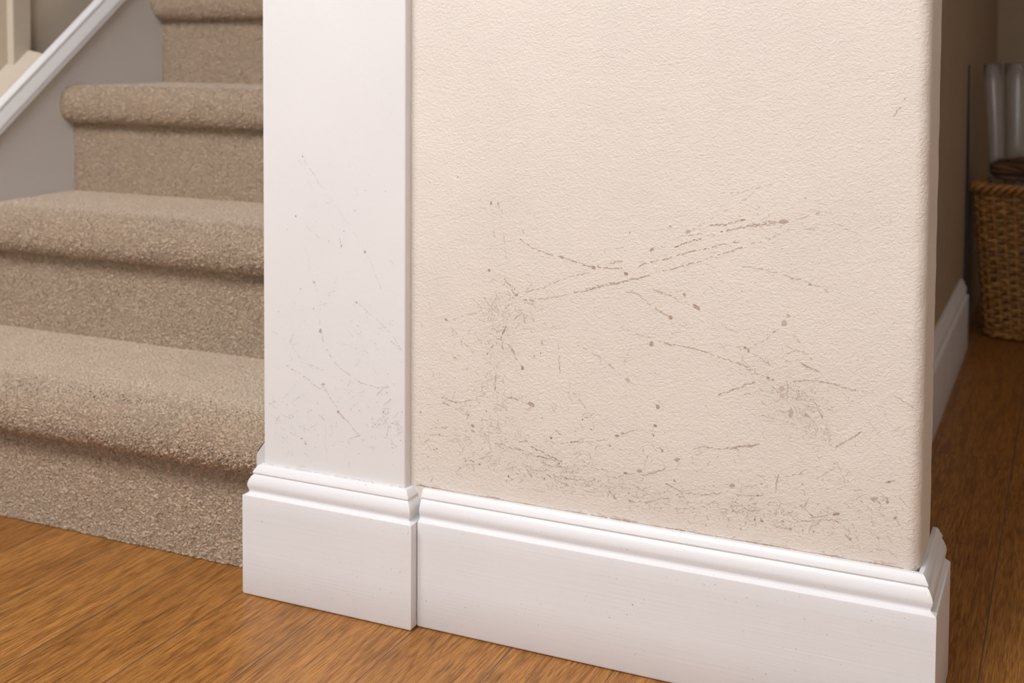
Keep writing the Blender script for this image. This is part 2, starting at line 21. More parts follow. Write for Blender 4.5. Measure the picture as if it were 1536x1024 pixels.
WALL_BLOTS = [[(-0.1233,0.4508),7,3.2,-8,0.5],[(-0.2498,0.4158),3.8,2.4,-35,0.5],[(-0.2141,0.4357),3.6,2.2,-25,0.45],[(-0.2757,0.3903),3.4,2.8,0,0.6],[(-0.2168,0.3749),2.6,2,30,0.5],[(-0.2048,0.3639),6,2.6,35,0.55],[(-0.2302,0.3516),3.2,2.8,0,0.6],[(-0.0981,0.3948),2.2,1.6,20,0.55],[(-0.2724,0.4304),1.4,1.2,0,0.5],[(-0.2316,0.4391),1.6,1,40,0.55],[(-0.1174,0.3642),3,2,0,0.4],[(-0.31,0.3939),3,2,0,0.6],[(-0.1036,0.4738),1.6,1.4,0,0.35],[(-0.4215,0.4507),1.8,3,0,0.65],[(-0.4138,0.4507),1.6,1.8,20,0.5],[(-0.4235,0.3816),2.4,2.2,0,0.6],[(-0.3432,0.4013),5,1.8,15,0.55],[(-0.3098,0.3928),3.4,2.2,10,0.55],[(-0.249,0.3237),3.2,4.4,15,0.55],[(-0.2303,0.3512),3,2.6,20,0.6],[(-0.3854,0.2848),2.2,3.4,0,0.65],[(-0.4726,0.3259),3.2,2,25,0.5],[(-0.3924,0.3589),3,1.4,-20,0.65],[(-0.3822,0.3546),3,1.6,0,0.5],[(-0.3757,0.3548),5,2,0,0.4],[(-0.4598,0.4759),1.1,1.1,0,0.6],[(-0.3853,0.2849),2.2,3.4,0,0.65],[(-0.3752,0.2487),5.8,3.6,10,0.55],[(-0.2729,0.2858),3,3.6,-30,0.35],[(-0.2418,0.263),3.2,3.6,20,0.55],[(-0.2441,0.2442),3,2.2,0,0.6],[(-0.2596,0.197),4.6,2.4,-5,0.5],[(-0.2831,0.2287),3.6,1.8,0,0.55],[(-0.5031,0.2244),1.8,2.4,0,0.4],[(-0.3655,0.302),1.1,1.1,0,0.7],[(-0.3725,0.2985),1.2,1.2,0,0.6],[(-0.291,0.2182),1.2,1.2,0,0.65],[(-0.2457,0.234),1.2,1.2,0,0.7],[(-0.2736,0.1929),3,1.6,5,0.65],[(-0.2835,0.2289),3.4,1.8,-15,0.6],[(-0.3532,0.217),2,1.8,30,0.7],[(-0.3445,0.192),1.2,1,0,0.8],[(-0.3634,0.2363),1.1,1,0,0.6],[(-0.3106,0.2316),1.6,1.2,30,0.55],[(-0.2906,0.2177),1.5,1.2,0,0.55],[(-0.3197,0.2403),1.5,1.5,0,0.6],[(-0.2458,0.2345),1.3,1.3,0,0.65],[(-0.2741,0.1927),3.2,1.6,8,0.65],[(-0.2217,0.2137),4.2,2.4,-35,0.5],[(-0.1674,0.197),3.8,2.6,-20,0.5],[(-0.2243,0.193),2.4,1.4,45,0.55],[(-0.143,0.1909),2.2,1.2,0,0.65],[(-0.1396,0.2028),1.2,1.2,0,0.55],[(-0.2368,0.2203),2,2.4,0,0.5],[(-0.1515,0.2372),3,1.8,0,0.5],[(-0.1454,0.1677),1.6,1.6,0,0.6],[(-0.1388,0.1674),2.2,1.8,0,0.6],[(-0.1188,0.1702),1.6,1.4,0,0.6],[(-0.2373,0.1636),1.1,1.1,0,0.6],[(-0.1226,0.4508),6.5,3,-5,0.45],[(-0.121,0.3564),3.4,4,35,0.42],[(-0.1172,0.3642),2,2,0,0.3],[(-0.2298,0.3513),2.8,2.6,10,0.6],[(-0.2165,0.3744),2.2,1.8,0,0.5],[(-0.2039,0.3635),5,2.6,35,0.55],[(-0.2138,0.4357),3.2,2,-25,0.45],[(-0.0979,0.3946),2,1.5,20,0.5],[(-0.154,0.3277),1.5,3.4,0,0.5],[(-0.1572,0.3301),2,1.6,0,0.55],[(-0.1464,0.463),1.2,1,0,0.35],[(-0.2313,0.4392),1.4,1.2,0,0.5],[(-0.1213,0.3566),3.6,4.2,30,0.4],[(-0.1133,0.2733),3.2,6.2,8,0.42],[(-0.1227,0.295),4,4,0,0.38],[(-0.122,0.2884),3.2,3,0,0.36],[(-0.1569,0.3297),2,2.2,0,0.55],[(-0.154,0.3271),1.4,3,0,0.55],[(-0.165,0.2335),3.2,1.8,0,0.5],[(-0.1512,0.237),4,2,-5,0.5],[(-0.0995,0.2735),2.4,1.8,30,0.5],[(-0.135,0.3034),1.8,1.6,0,0.6],[(-0.1307,0.3023),1.8,1.5,0,0.6],[(-0.149,0.2977),2,1.6,0,0.5],[(-0.114,0.2709),2.2,3.4,10,0.45],[(-0.0694,0.1855),3.4,2,-15,0.6],[(-0.0379,0.2043),2.4,3.2,40,0.5],[(-0.0246,0.222),2.2,1.3,-10,0.7],[(-0.1119,0.1641),1.8,2.2,0,0.65],[(-0.0578,0.1639),2,1.8,0,0.55],[(-0.0185,0.1902),1.6,2,0,0.65],[(-0.0256,0.2034),2,2.4,0,0.55],[(-0.103,0.2186),1.1,1,0,0.55],[(-0.1017,0.2083),1.1,1,0,0.55],[(-0.1006,0.1647),1.3,1.2,0,0.6],[(-0.0906,0.1651),1.2,1,0,0.6],[(0.005,0.2344),1.6,1.6,0,0.5],[(-0.5126,0.1446),3,3.5,20,0.9],[(-0.4417,0.2178),3,2.2,20,0.65],[(-0.48,0.2034),1.6,1.4,0,0.6],[(-0.4938,0.1776),1.2,1,0,0.65],[(-0.4834,0.188),1.6,1.2,0,0.6],[(-0.4331,0.1785),1.6,1.4,0,0.75],[(-0.4496,0.1796),1.4,1.2,0,0.65],[(-0.4557,0.1713),1.6,1.2,0,0.6],[(-0.4002,0.1706),1.6,2,0,0.7],[(-0.3605,0.1744),1.8,1.6,0,0.6],[(-0.441,0.2121),3.4,2,0,0.45]]
WALL_CLUSTERS = [[(-0.3923,0.3468),26.0,20.0,80,0.42,None],[(-0.4146,0.3171),16.0,26.0,55,0.42,None],[(-0.4185,0.3375),14.0,14.0,30,0.4,None],[(-0.4487,0.2718),30.0,30.0,26,0.42,None],[(-0.4445,0.2057),34.0,16.0,55,0.42,None],[(-0.4027,0.2149),28.0,16.0,35,0.4,None],[(-0.3727,0.1914),30.0,12.0,40,0.45,20],[(-0.3471,0.1849),34.0,16.0,55,0.5,20],[(-0.3147,0.1795),40.0,14.0,40,0.45,None],[(-0.4328,0.1828),30.0,14.0,20,0.4,None],[(-0.4142,0.2549),16.0,34.0,45,0.42,80],[(-0.4028,0.2356),40.0,30.0,50,0.35,None],[(-0.2795,0.1715),45.0,14.0,40,0.42,0],[(-0.2318,0.1724),50.0,12.0,50,0.42,None],[(-0.1725,0.174),45.0,14.0,70,0.45,0],[(-0.1344,0.175),40.0,14.0,60,0.45,None],[(-0.1145,0.2882),22.0,18.0,70,0.42,50],[(-0.0959,0.275),18.0,18.0,55,0.42,50],[(-0.149,0.3061),18.0,10.0,25,0.4,30],[(-0.0864,0.2545),14.0,20.0,20,0.35,None],[(-0.0677,0.2168),34.0,34.0,32,0.35,None],[(-0.032,0.2008),22.0,14.0,36,0.5,45],[(-0.049,0.1704),44.0,22.0,36,0.38,45],[(-0.0851,0.1799),30.0,14.0,26,0.5,None],[(-0.1494,0.3282),30.0,20.0,22,0.35,None],[(-0.3008,0.2018),70.0,40.0,60,0.4,None],[(-0.4485,0.2438),40.0,60.0,40,0.35,None],[(-0.233,0.2704),120.0,60.0,45,0.3,None],[(-0.2342,0.3678),130.0,70.0,40,0.28,None],[(-0.0455,0.2936),40.0,60.0,22,0.28,None],[(-0.404,0.4209),50.0,50.0,18,0.3,None],[(-0.1264,0.4458),50.0,25.0,26,0.28,-10],[(-0.2215,0.414),90.0,20.0,26,0.3,-12],[(-0.395,0.1813),90.0,20.0,40,0.38,None],[(-0.1925,0.2109),100.0,30.0,40,0.36,None]]
WALL_SMUDGES = [[-0.3945,0.3452,42,36,0.55],[-0.4145,0.3068,22,40,0.45],[-0.4484,0.2052,60,30,0.25],[-0.3507,0.1844,70,24,0.35],[-0.1145,0.2882,34,30,0.5],[-0.0957,0.2625,24,30,0.35],[-0.1726,0.1785,120,30,0.4],[-0.0494,0.1888,80,50,0.3],[-0.4029,0.2494,70,70,0.2],[-0.1265,0.4508,40,14,0.25],[-0.2795,0.1715,80,30,0.3],[-0.234,0.3484,200,120,0.1],[-0.419,0.4336,30,40,0.12],[0.0004,0.2993,30,200,0.15]]
POST_STROKES = [[[(-0.6425,0.4914),(-0.6362,0.4821),(-0.6238,0.4668),(-0.6176,0.4583)],1.3,0.45,0.75],[[(-0.6176,0.4583),(-0.6011,0.4399),(-0.5808,0.4166),(-0.5627,0.3917)],1,0.25,0.5],[[(-0.5848,0.4878),(-0.5767,0.4726),(-0.5727,0.4519),(-0.576,0.4344)],1,0.25,0.4],[[(-0.6364,0.4147),(-0.6218,0.4033)],1.1,0.35,0.6],[[(-0.5951,0.4034),(-0.593,0.3948)],2,0.4,0.8],[[(-0.5627,0.3917),(-0.5527,0.3734),(-0.5416,0.35)],1.1,0.35,0.6],[[(-0.5329,0.3853),(-0.5278,0.3805)],1.4,0.4,0.9],[[(-0.6282,0.3549),(-0.6199,0.3396),(-0.62,0.304)],1.1,0.35,0.4],[[(-0.5748,0.3384),(-0.5567,0.326),(-0.5328,0.3092),(-0.5171,0.2884)],1.2,0.45,0.7],[[(-0.5789,0.3169),(-0.5607,0.3012),(-0.5407,0.2876)],1,0.35,0.5],[[(-0.62,0.3022),(-0.6138,0.2868),(-0.6034,0.2702),(-0.5891,0.2611),(-0.5688,0.2511),(-0.5487,0.2482),(-0.5328,0.2501)],1.3,0.55,0.75],[[(-0.688,0.2973),(-0.6601,0.2856),(-0.6431,0.2658),(-0.6138,0.2583)],1.2,0.35,0.5],[[(-0.6623,0.2582),(-0.6474,0.2527),(-0.6306,0.2438),(-0.618,0.2364)],1.8,0.5,0.75],[[(-0.6474,0.2527),(-0.656,0.2318),(-0.6732,0.2188),(-0.6884,0.2133)],1.2,0.4,0.5],[[(-0.618,0.2435),(-0.6076,0.2305),(-0.5973,0.2175),(-0.583,0.2051),(-0.5688,0.1911),(-0.5627,0.1866)],1.6,0.5,0.75],[[(-0.5973,0.2157),(-0.5883,0.208)],2.2,0.55,0.8],[[(-0.6558,0.2933),(-0.6601,0.282)],1.5,0.4,0.8],[[(-0.5407,0.2177),(-0.5327,0.2048)],1.4,0.4,0.7],[[(-0.5309,0.299),(-0.5191,0.2916)],1.4,0.45,0.8],[[(-0.6733,0.1896),(-0.6434,0.1791),(-0.6349,0.1748)],1.2,0.45,0.5],[[(-0.6406,0.3949),(-0.6344,0.3776),(-0.6282,0.3549)],1,0.3,0.5],[[(-0.6907,0.1855),(-0.6733,0.1969),(-0.6519,0.1888)],1,0.3,0.5],[[(-0.6075,0.3443),(-0.5972,0.3628)],1,0.25,0.4],[[(-0.581,0.1894),(-0.5688,0.1946)],1.4,0.45,0.8]]
POST_BLOTS = [[(-0.642,0.4907),1.2,2,0,0.5],[(-0.6511,0.4248),1.6,2,0,0.55],[(-0.5635,0.392),2.4,2.8,30,0.5],[(-0.593,0.3965),1.4,2.6,0,0.45],[(-0.6274,0.3543),2,2,30,0.45],[(-0.6196,0.3019),2.6,3.4,0,0.55],[(-0.574,0.337),2,1.8,0,0.5],[(-0.5898,0.4125),1,1.6,0,0.4],[(-0.6083,0.3414),1,1,0,0.45],[(-0.6021,0.3469),1,1,0,0.45],[(-0.6283,0.3253),1,1.6,0,0.45],[(-0.6741,0.3178),1,1,0,0.4],[(-0.5973,0.2157),2,2,0,0.6],[(-0.6442,0.1801),2,1.4,0,0.55],[(-0.6392,0.175),2,1.4,30,0.55],[(-0.6159,0.2438),2.6,2,0,0.45],[(-0.5411,0.2229),1.6,1.6,0,0.5],[(-0.5635,0.4576),1,1,0,0.4],[(-0.5385,0.4579),1,1,0,0.35],[(-0.5748,0.2874),1,1,0,0.4],[(-0.576,0.4354),1,1.6,0,0.4],[(-0.645,0.3456),0.9,1.4,0,0.45]]
POST_CLUSTERS = [[(-0.5407,0.2212),19.5,22.0,70,0.36,-40],[(-0.5932,0.2394),24.4,19.5,40,0.3,None],[(-0.6604,0.1986),22.0,24.4,50,0.32,None],[(-0.5209,0.1959),8.8,19.5,30,0.4,None],[(-0.614,0.1867),43.9,17.1,40,0.32,None],[(-0.6218,0.4281),39.1,58.6,26,0.22,None],[(-0.5607,0.3099),34.2,48.8,30,0.25,None],[(-0.6473,0.2941),24.4,39.1,22,0.25,None]]

# ------------------------------------------------------------------ helpers
def tag(o, label, cat, kind=None, group=None):
    o['label'] = label; o['category'] = cat
    if kind: o['kind'] = kind
    if group: o['group'] = group
    return o

def link(name, verts, faces, mats, parent=None, smooth=False, face_mats=None):
    me = bpy.data.meshes.new(name)
    me.from_pydata([tuple(v) for v in verts], [], [tuple(f) for f in faces])
    for m in (mats if isinstance(mats, (list, tuple)) else [mats]):
        me.materials.append(m)
    if face_mats is not None:
        me.polygons.foreach_set('material_index', face_mats)
    if smooth:
        me.polygons.foreach_set('use_smooth', [True] * len(me.polygons))
    me.update()
    o = bpy.data.objects.new(name, me); COL.objects.link(o)
    if parent: o.parent = parent
    return o

def recalc(o):
    import bmesh
    bm = bmesh.new(); bm.from_mesh(o.data)
    bmesh.ops.recalc_face_normals(bm, faces=bm.faces); bm.to_mesh(o.data); bm.free(); o.data.update()
    return o

def box_data(x0, x1, y0, y1, z0, z1):
    v = [(x0,y0,z0),(x1,y0,z0),(x1,y1,z0),(x0,y1,z0),(x0,y0,z1),(x1,y0,z1),(x1,y1,z1),(x0,y1,z1)]
    f = [(3,2,1,0),(4,5,6,7),(0,1,5,4),(1,2,6,5),(2,3,7,6),(3,0,4,7)]
    return v, f

def box(name, x0, x1, y0, y1, z0, z1, mat, bevel=0, parent=None, seg=2):
    v, f = box_data(x0, x1, y0, y1, z0, z1)
    o = link(name, v, f, mat, parent)
    if bevel:
        b = o.modifiers.new('bevel', 'BEVEL'); b.width = bevel; b.segments = seg
    return o

# ------------------------------------------------------------------ materials
class NT:
    def __init__(s, name):
        s.m = bpy.data.materials.new(name); s.m.use_nodes = True
        s.t = s.m.node_tree; s.n = s.t.nodes; s.l = s.t.links
        s.b = s.n['Principled BSDF']; s.out = s.n['Material Output']
    def new(s, typ, **kw):
        n = s.n.new(typ)
        for k, v in kw.items():
            if k in n.inputs: n.inputs[k].default_value = v
            else: setattr(n, k, v)
        return n
    def link(s, a, b): s.l.new(a, b)
    def coord(s, scale=(1,1,1), rot=(0,0,0), loc=(0,0,0)):
        tc = s.n.new('ShaderNodeTexCoord'); mp = s.n.new('ShaderNodeMapping')
        mp.inputs['Scale'].default_value = scale; mp.inputs['Rotation'].default_value = rot; mp.inputs['Location'].default_value = loc
        s.link(tc.outputs['Object'], mp.inputs['Vector']); return mp.outputs[0]
    def noise(s, vec, scale, detail=3, rough=.5, dist=0):
        n = s.new('ShaderNodeTexNoise', Scale=scale, Detail=detail, Roughness=rough, Distortion=dist)
        s.link(vec, n.inputs['Vector']); return n.outputs['Fac']
    def ramp(s, fac, stops):
        r = s.n.new('ShaderNodeValToRGB'); e = r.color_ramp.elements
        while len(e) < len(stops): e.new(.5)
        for el, (p, c) in zip(e, stops):
            el.position = p; el.color = (*c, 1) if len(c) == 3 else c
        s.link(fac, r.inputs[0]); return r.outputs[0]
    def math(s, op, a, b=None, c=None, clamp=False):
        n = s.n.new('ShaderNodeMath'); n.operation = op; n.use_clamp = clamp
        for i, q in enumerate((a, b, c)):
            if q is None: continue
            if isinstance(q, (int, float)): n.inputs[i].default_value = q
            else: s.link(q, n.inputs[i])
        return n.outputs[0]
    def mix(s, fac, a, b, blend='MIX'):
        n = s.n.new('ShaderNodeMix'); n.data_type = 'RGBA'; n.blend_type = blend
        for i, q in ((0, fac), (6, a), (7, b)):
            if isinstance(q, (int, float)): n.inputs[i].default_value = q
            elif isinstance(q, tuple): n.inputs[i].default_value = (*q, 1) if len(q) == 3 else q
            else: s.link(q, n.inputs[i])
        return n.outputs[2]
    def bump(s, h, strength, dist, prev=None):
        n = s.new('ShaderNodeBump', Strength=strength, Distance=dist); s.link(h, n.inputs['Height'])
        if prev is not None: s.link(prev, n.inputs['Normal'])
        return n.outputs[0]
    def col(s, c):
        if isinstance(c, tuple): s.b.inputs['Base Color'].default_value = (*c, 1)
        else: s.link(c, s.b.inputs['Base Color'])
    def set(s, **kw):
        for k, v in kw.items(): s.b.inputs[k.replace('_', ' ')].default_value = v
    def attr(s, name):
        n = s.n.new('ShaderNodeAttribute'); n.attribute_name = name; return n.outputs['Fac']

WALL_C = (0.785, 0.725, 0.66)
WHITE_C = (0.81, 0.81, 0.83)

def mat_wall(name, grime=False, colour=WALL_C, bump=1.0):
    m = NT(name); v = m.coord()
    big = m.noise(v, 9, 3, .6)
    c = m.ramp(big, [(.3, tuple(q * .965 for q in colour)), (.7, tuple(min(1, q * 1.02) for q in colour))])
    if grime:
        g = m.attr('grime'); n1 = m.noise(v, 140, 4, .65, .6)
        f = m.math('MULTIPLY', g, m.math('MULTIPLY_ADD', n1, 2.2, -.55, clamp=True))
        c = m.mix(m.math('MULTIPLY', f, .28, clamp=True), c, (.40, .28, .18))
    m.col(c)
    # rolled paint: small wavy ridges
    v2 = m.coord((1, 1, 1.25), (0, .5, 0))
    a = m.noise(v2, 310, 2.5, .55, .8); b = m.noise(v, 75, 2, .5, .4)
    h = m.math('ADD', m.math('MULTIPLY', a, 1.0), m.math('MULTIPLY', b, .6))
    m.link(m.bump(h, 1.0 * bump, .00085), m.b.inputs['Normal'])
    m.set(Roughness=.62)
    return m.m

def mat_marks(name, base):
    m = NT(name); t = m.attr('tone'); v = m.coord()
    n = m.noise(v, 900, 2, .6)
    f = m.math('MULTIPLY', t, m.math('MULTIPLY_ADD', n, 1.0, .66), clamp=True)
    m.col(m.mix(f, base, (.29, .155, .068))); m.set(Roughness=.75)
    return m.m

def mat_white(name, colour=WHITE_C, brush=True, rough=.38, specks=0.0):
    m = NT(name); v = m.coord((5, 5, 320)); v1 = m.coord()
    big = m.noise(v1, 7, 3)
    c = m.ramp(big, [(.3, tuple(q * .97 for q in colour)), (.75, colour)])
    if specks:
        sp = m.noise(v1, 330, 2, .6); sp2 = m.noise(v1, 20, 2)
        f = m.math('MULTIPLY', m.math('MULTIPLY_ADD', sp, 14, -9.6, clamp=True), m.math('MULTIPLY_ADD', sp2, 3, -1.2, clamp=True))
        c = m.mix(m.math('MULTIPLY', f, specks, clamp=True), c, (.40, .30, .24))
    m.col(c)
    h = m.noise(v, 1, 3, .6) if brush else m.noise(v1, 160, 3)
    m.link(m.bump(h, .25, .0006), m.b.inputs['Normal'])
    m.set(Roughness=rough); m.b.inputs['Specular IOR Level'].default_value = .4
    return m.m

def mat_carpet():
    m = NT('carpet'); v = m.coord()
    warp = m.noise(v, 120, 2, .5)
    blot = m.noise(v, 11, 3, .6, .4); blot2 = m.noise(v, 34, 3, .6)
    c = m.ramp(blot, [(.30, (.54, .42, .30)), (.5, (.60, .445, .31)), (.7, (.61, .42, .28))])
    c = m.mix(.35, c, m.ramp(blot2, [(.3, (.40, .325, .26)), (.7, (.60, .475, .365))]))
    yarn = m.noise(v, 560, 3, .65, 1.5)
    c = m.mix(.5, c, m.ramp(yarn, [(.34, (.24, .17, .115)), (.6, (.76, .60, .45))]))
    worn_lit = m.attr('worn_lit')
    c = m.mix(m.math('MULTIPLY', worn_lit, .55), c, m.ramp(m.noise(v, 18, 3, .6), [(.3, (.67, .56, .45)), (.7, (.75, .63, .515))]))  # tread tops: pile worn flat, plus light from above put into the colour
    m.col(c)
    m.set(Roughness=.95); m.b.inputs['Specular IOR Level'].default_value = .1
    m.b.inputs['Sheen Weight'].default_value = .25; m.b.inputs['Sheen Roughness'].default_value = .5
    m.b.inputs['Sheen Tint'].default_value = (.9, .8, .7, 1)
    # tufts: ridged worm-like noise
    n1 = m.noise(v, 175, 1.5, .5, 1.1)
    ridge = m.math('MULTIPLY', m.math('ABSOLUTE', m.math('SUBTRACT', n1, .5)), 5.0, clamp=True)
    n2 = m.noise(v, 330, 2, .55, 1.0)
    n3 = m.noise(v, 45, 2, .5)
    h = m.math('ADD', m.math('MULTIPLY', m.math('POWER', ridge, .6), .9), m.math('ADD', m.math('MULTIPLY', n2, .9), m.math('MULTIPLY', n3, .5)))
    d = m.new('ShaderNodeDisplacement', Midlevel=1.15)
    m.link(m.math('MULTIPLY_ADD', worn_lit, -.0018, .0034), d.inputs['Scale'])
    m.link(h, d.inputs['Height']); m.link(d.outputs[0], m.out.inputs['Displacement'])
    m.m.displacement_method = 'BOTH'
    m.link(m.bump(yarn, .6, .0012), m.b.inputs['Normal'])
    return m.m

def mat_floor():
    m = NT('oak_planks'); tc = m.n.new('ShaderNodeTexCoord')
    sx = m.n.new('ShaderNodeSeparateXYZ'); m.link(tc.outputs['Object'], sx.inputs[0])
    X, Y = sx.outputs[0], sx.outputs[1]
    q = m.math('DIVIDE', m.math('SUBTRACT', X, .048), .109)
    idx = m.math('FLOOR', q); fr = m.math('FRACT', q)
    wn = m.new('ShaderNodeTexWhiteNoise', noise_dimensions='1D'); m.link(idx, wn.inputs['W'])
    r1 = wn.outputs['Value']
    # end joints
    ln = 2.4
    yy = m.math('DIVIDE', m.math('ADD', Y, m.math('MULTIPLY_ADD', r1, .5, 1.5)), ln)
    fy = m.math('FRACT', yy); iy = m.math('FLOOR', yy)
    wn2 = m.new('ShaderNodeTexWhiteNoise', noise_dimensions='2D')
    cb = m.n.new('ShaderNodeCombineXYZ'); m.link(idx, cb.inputs[0]); m.link(iy, cb.inputs[1]); m.link(cb.outputs[0], wn2.inputs['Vector'])
    r2 = wn2.outputs['Value']
    def vec(sx_, sy_, off):
        c = m.n.new('ShaderNodeCombineXYZ')
        m.link(m.math('MULTIPLY', X, sx_), c.inputs[0]); m.link(m.math('MULTIPLY', Y, sy_), c.inputs[1])
        m.link(m.math('MULTIPLY', r2, off), c.inputs[2]); return c.outputs[0]
    g1 = m.noise(vec(26, 2.4, 31), 1, 4, .55, .5)        # broad figure
    rings = m.math('SINE', m.math('MULTIPLY', g1, 52))   # cathedral lines
    g2 = m.noise(vec(330, 13, 17), 1, 5, .68, .3)         # grain
    g3 = m.noise(vec(780, 34, 9), 1, 3, .65)              # pores
    base = m.ramp(r2, [(0, (.43, .188, .045)), (.5, (.50, .228, .058)), (1, (.54, .255, .07))])
    c = m.mix(m.math('MULTIPLY_ADD', g2, 1.8, -.42, clamp=True), m.mix(1, base, (.60, .54, .48), 'MULTIPLY'), m.mix(1, base, (1.18, 1.2, 1.22), 'MULTIPLY'))
    c = m.mix(m.math('MULTIPLY', m.math('POWER', m.math('MULTIPLY_ADD', rings, .5, .5), 4.0), .55), c, m.mix(1, c, (.50, .42, .36), 'MULTIPLY'))
    c = m.mix(m.math('MULTIPLY', m.math('MULTIPLY_ADD', g3, 6, -2.7, clamp=True), .75), c, m.mix(1, c, (.45, .38, .32), 'MULTIPLY'))
    c = m.mix(.5, c, m.mix(1, c, m.ramp(m.noise(vec(5, 1.2, 3), 1, 3), [(.3, (.80, .78, .75)), (.7, (1.12, 1.12, 1.12))]), 'MULTIPLY'))
    ex = m.math('MULTIPLY', m.math('MINIMUM', fr, m.math('SUBTRACT', 1, fr)), .109)
    ey = m.math('MULTIPLY', m.math('MINIMUM', fy, m.math('SUBTRACT', 1, fy)), ln)
    e = m.math('MINIMUM', ex, ey)
    wob = m.noise(vec(20, 40, 0), 1, 2)
    gap = m.math('SUBTRACT', 1, m.math('DIVIDE', e, m.math('MULTIPLY_ADD', wob, .0009, .0004)), clamp=True)
    c = m.mix(m.math('MULTIPLY', gap, 1.6, clamp=True), c, (.10, .075, .06))
    m.col(c)
    m.link(m.math('MULTIPLY_ADD', g2, .22, .27), m.b.inputs['Roughness'])
    m.b.inputs['Specular IOR Level'].default_value = .35
    gr = m.math('MULTIPLY', m.math('DIVIDE', e, .0016), 1, clamp=True)
    hh = m.math('ADD', m.math('MULTIPLY', gr, 1.0), m.math('ADD', m.math('MULTIPLY', g2, .35), m.math('MULTIPLY', g3, .25)))
    m.link(m.bump(hh, .5, .0008), m.b.inputs['Normal'])
    return m.m

def mat_wicker(name, dark=False):
    m = NT(name); v = m.coord()
    n = m.noise(v, 55, 3, .6); n2 = m.noise(v, 300, 3, .6)
    if dark: c = m.ramp(n, [(.3, (.07, .035, .016)), (.7, (.20, .105, .045))])
    else: c = m.ramp(n, [(.28, (.23, .095, .02)), (.5, (.44, .215, .055)), (.72, (.60, .34, .11))])
    c = m.mix(.4, c, m.mix(1, c, m.ramp(n2, [(.3, (.5, .45, .4)), (.7, (1.3, 1.3, 1.3))]), 'MULTIPLY'))
    m.col(c); m.set(Roughness=.5); m.link(m.bump(n2, .5, .001), m.b.inputs['Normal'])
    return m.m

def mat_plain(name, c, rough=.6):
    m = NT(name); v = m.coord(); n = m.noise(v, 40, 3)
    m.col(m.ramp(n, [(.3, tuple(q * .9 for q in c)), (.7, c)])); m.set(Roughness=rough); return m.m

def mat_glass():
    m = NT('clear_acrylic'); v = m.coord(); n = m.noise(v, 30, 2)
    m.set(Roughness=.06, IOR=1.47); m.col((.96, .97, .98)); m.b.inputs['Transmission Weight'].default_value = .9
    m.link(m.math('MULTIPLY_ADD', n, .08, .06), m.b.inputs['Roughness'])
    return m.m

M_WALL = mat_wall('cream_wall_paint', True)
M_HALL_SHADE = mat_wall('hall_wall_shaded', False, (.40, .30, .205), .6)  # cream wall colour darkened: the shade of the hall is painted in
M_PLAINWALL = mat_wall('plain_cream_paint', False, WALL_C, .8)
M_MARK = mat_marks('scuff_marks', WALL_C)
M_PMARK = mat_marks('scuff_marks_white', WHITE_C)
M_WHITE = mat_white('white_trim_gloss', WHITE_C, True, .38, .9)
M_POST = mat_white('white_post_paint', (.815, .81, .815), False, .42, .7)
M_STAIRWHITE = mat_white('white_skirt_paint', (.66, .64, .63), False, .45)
M_CARPET = mat_carpet()
M_FLOOR = mat_floor()
M_WICKER = mat_wicker('wicker'); M_TWIG = mat_wicker('dry_stalk', True)
M_CEIL = mat_plain('ceiling_paint', (.8, .78, .74), .8)
M_BEIGE = mat_wall('beige_stair_wall', False, (.66, .57, .46), .3)
M_CREAMTRIM = mat_white('cream_trim', (.60, .53, .43), False, .5)
M_DARK = mat_plain('dark_strip_tone', (.016, .012, .009), .6)
M_GLASS = mat_glass()

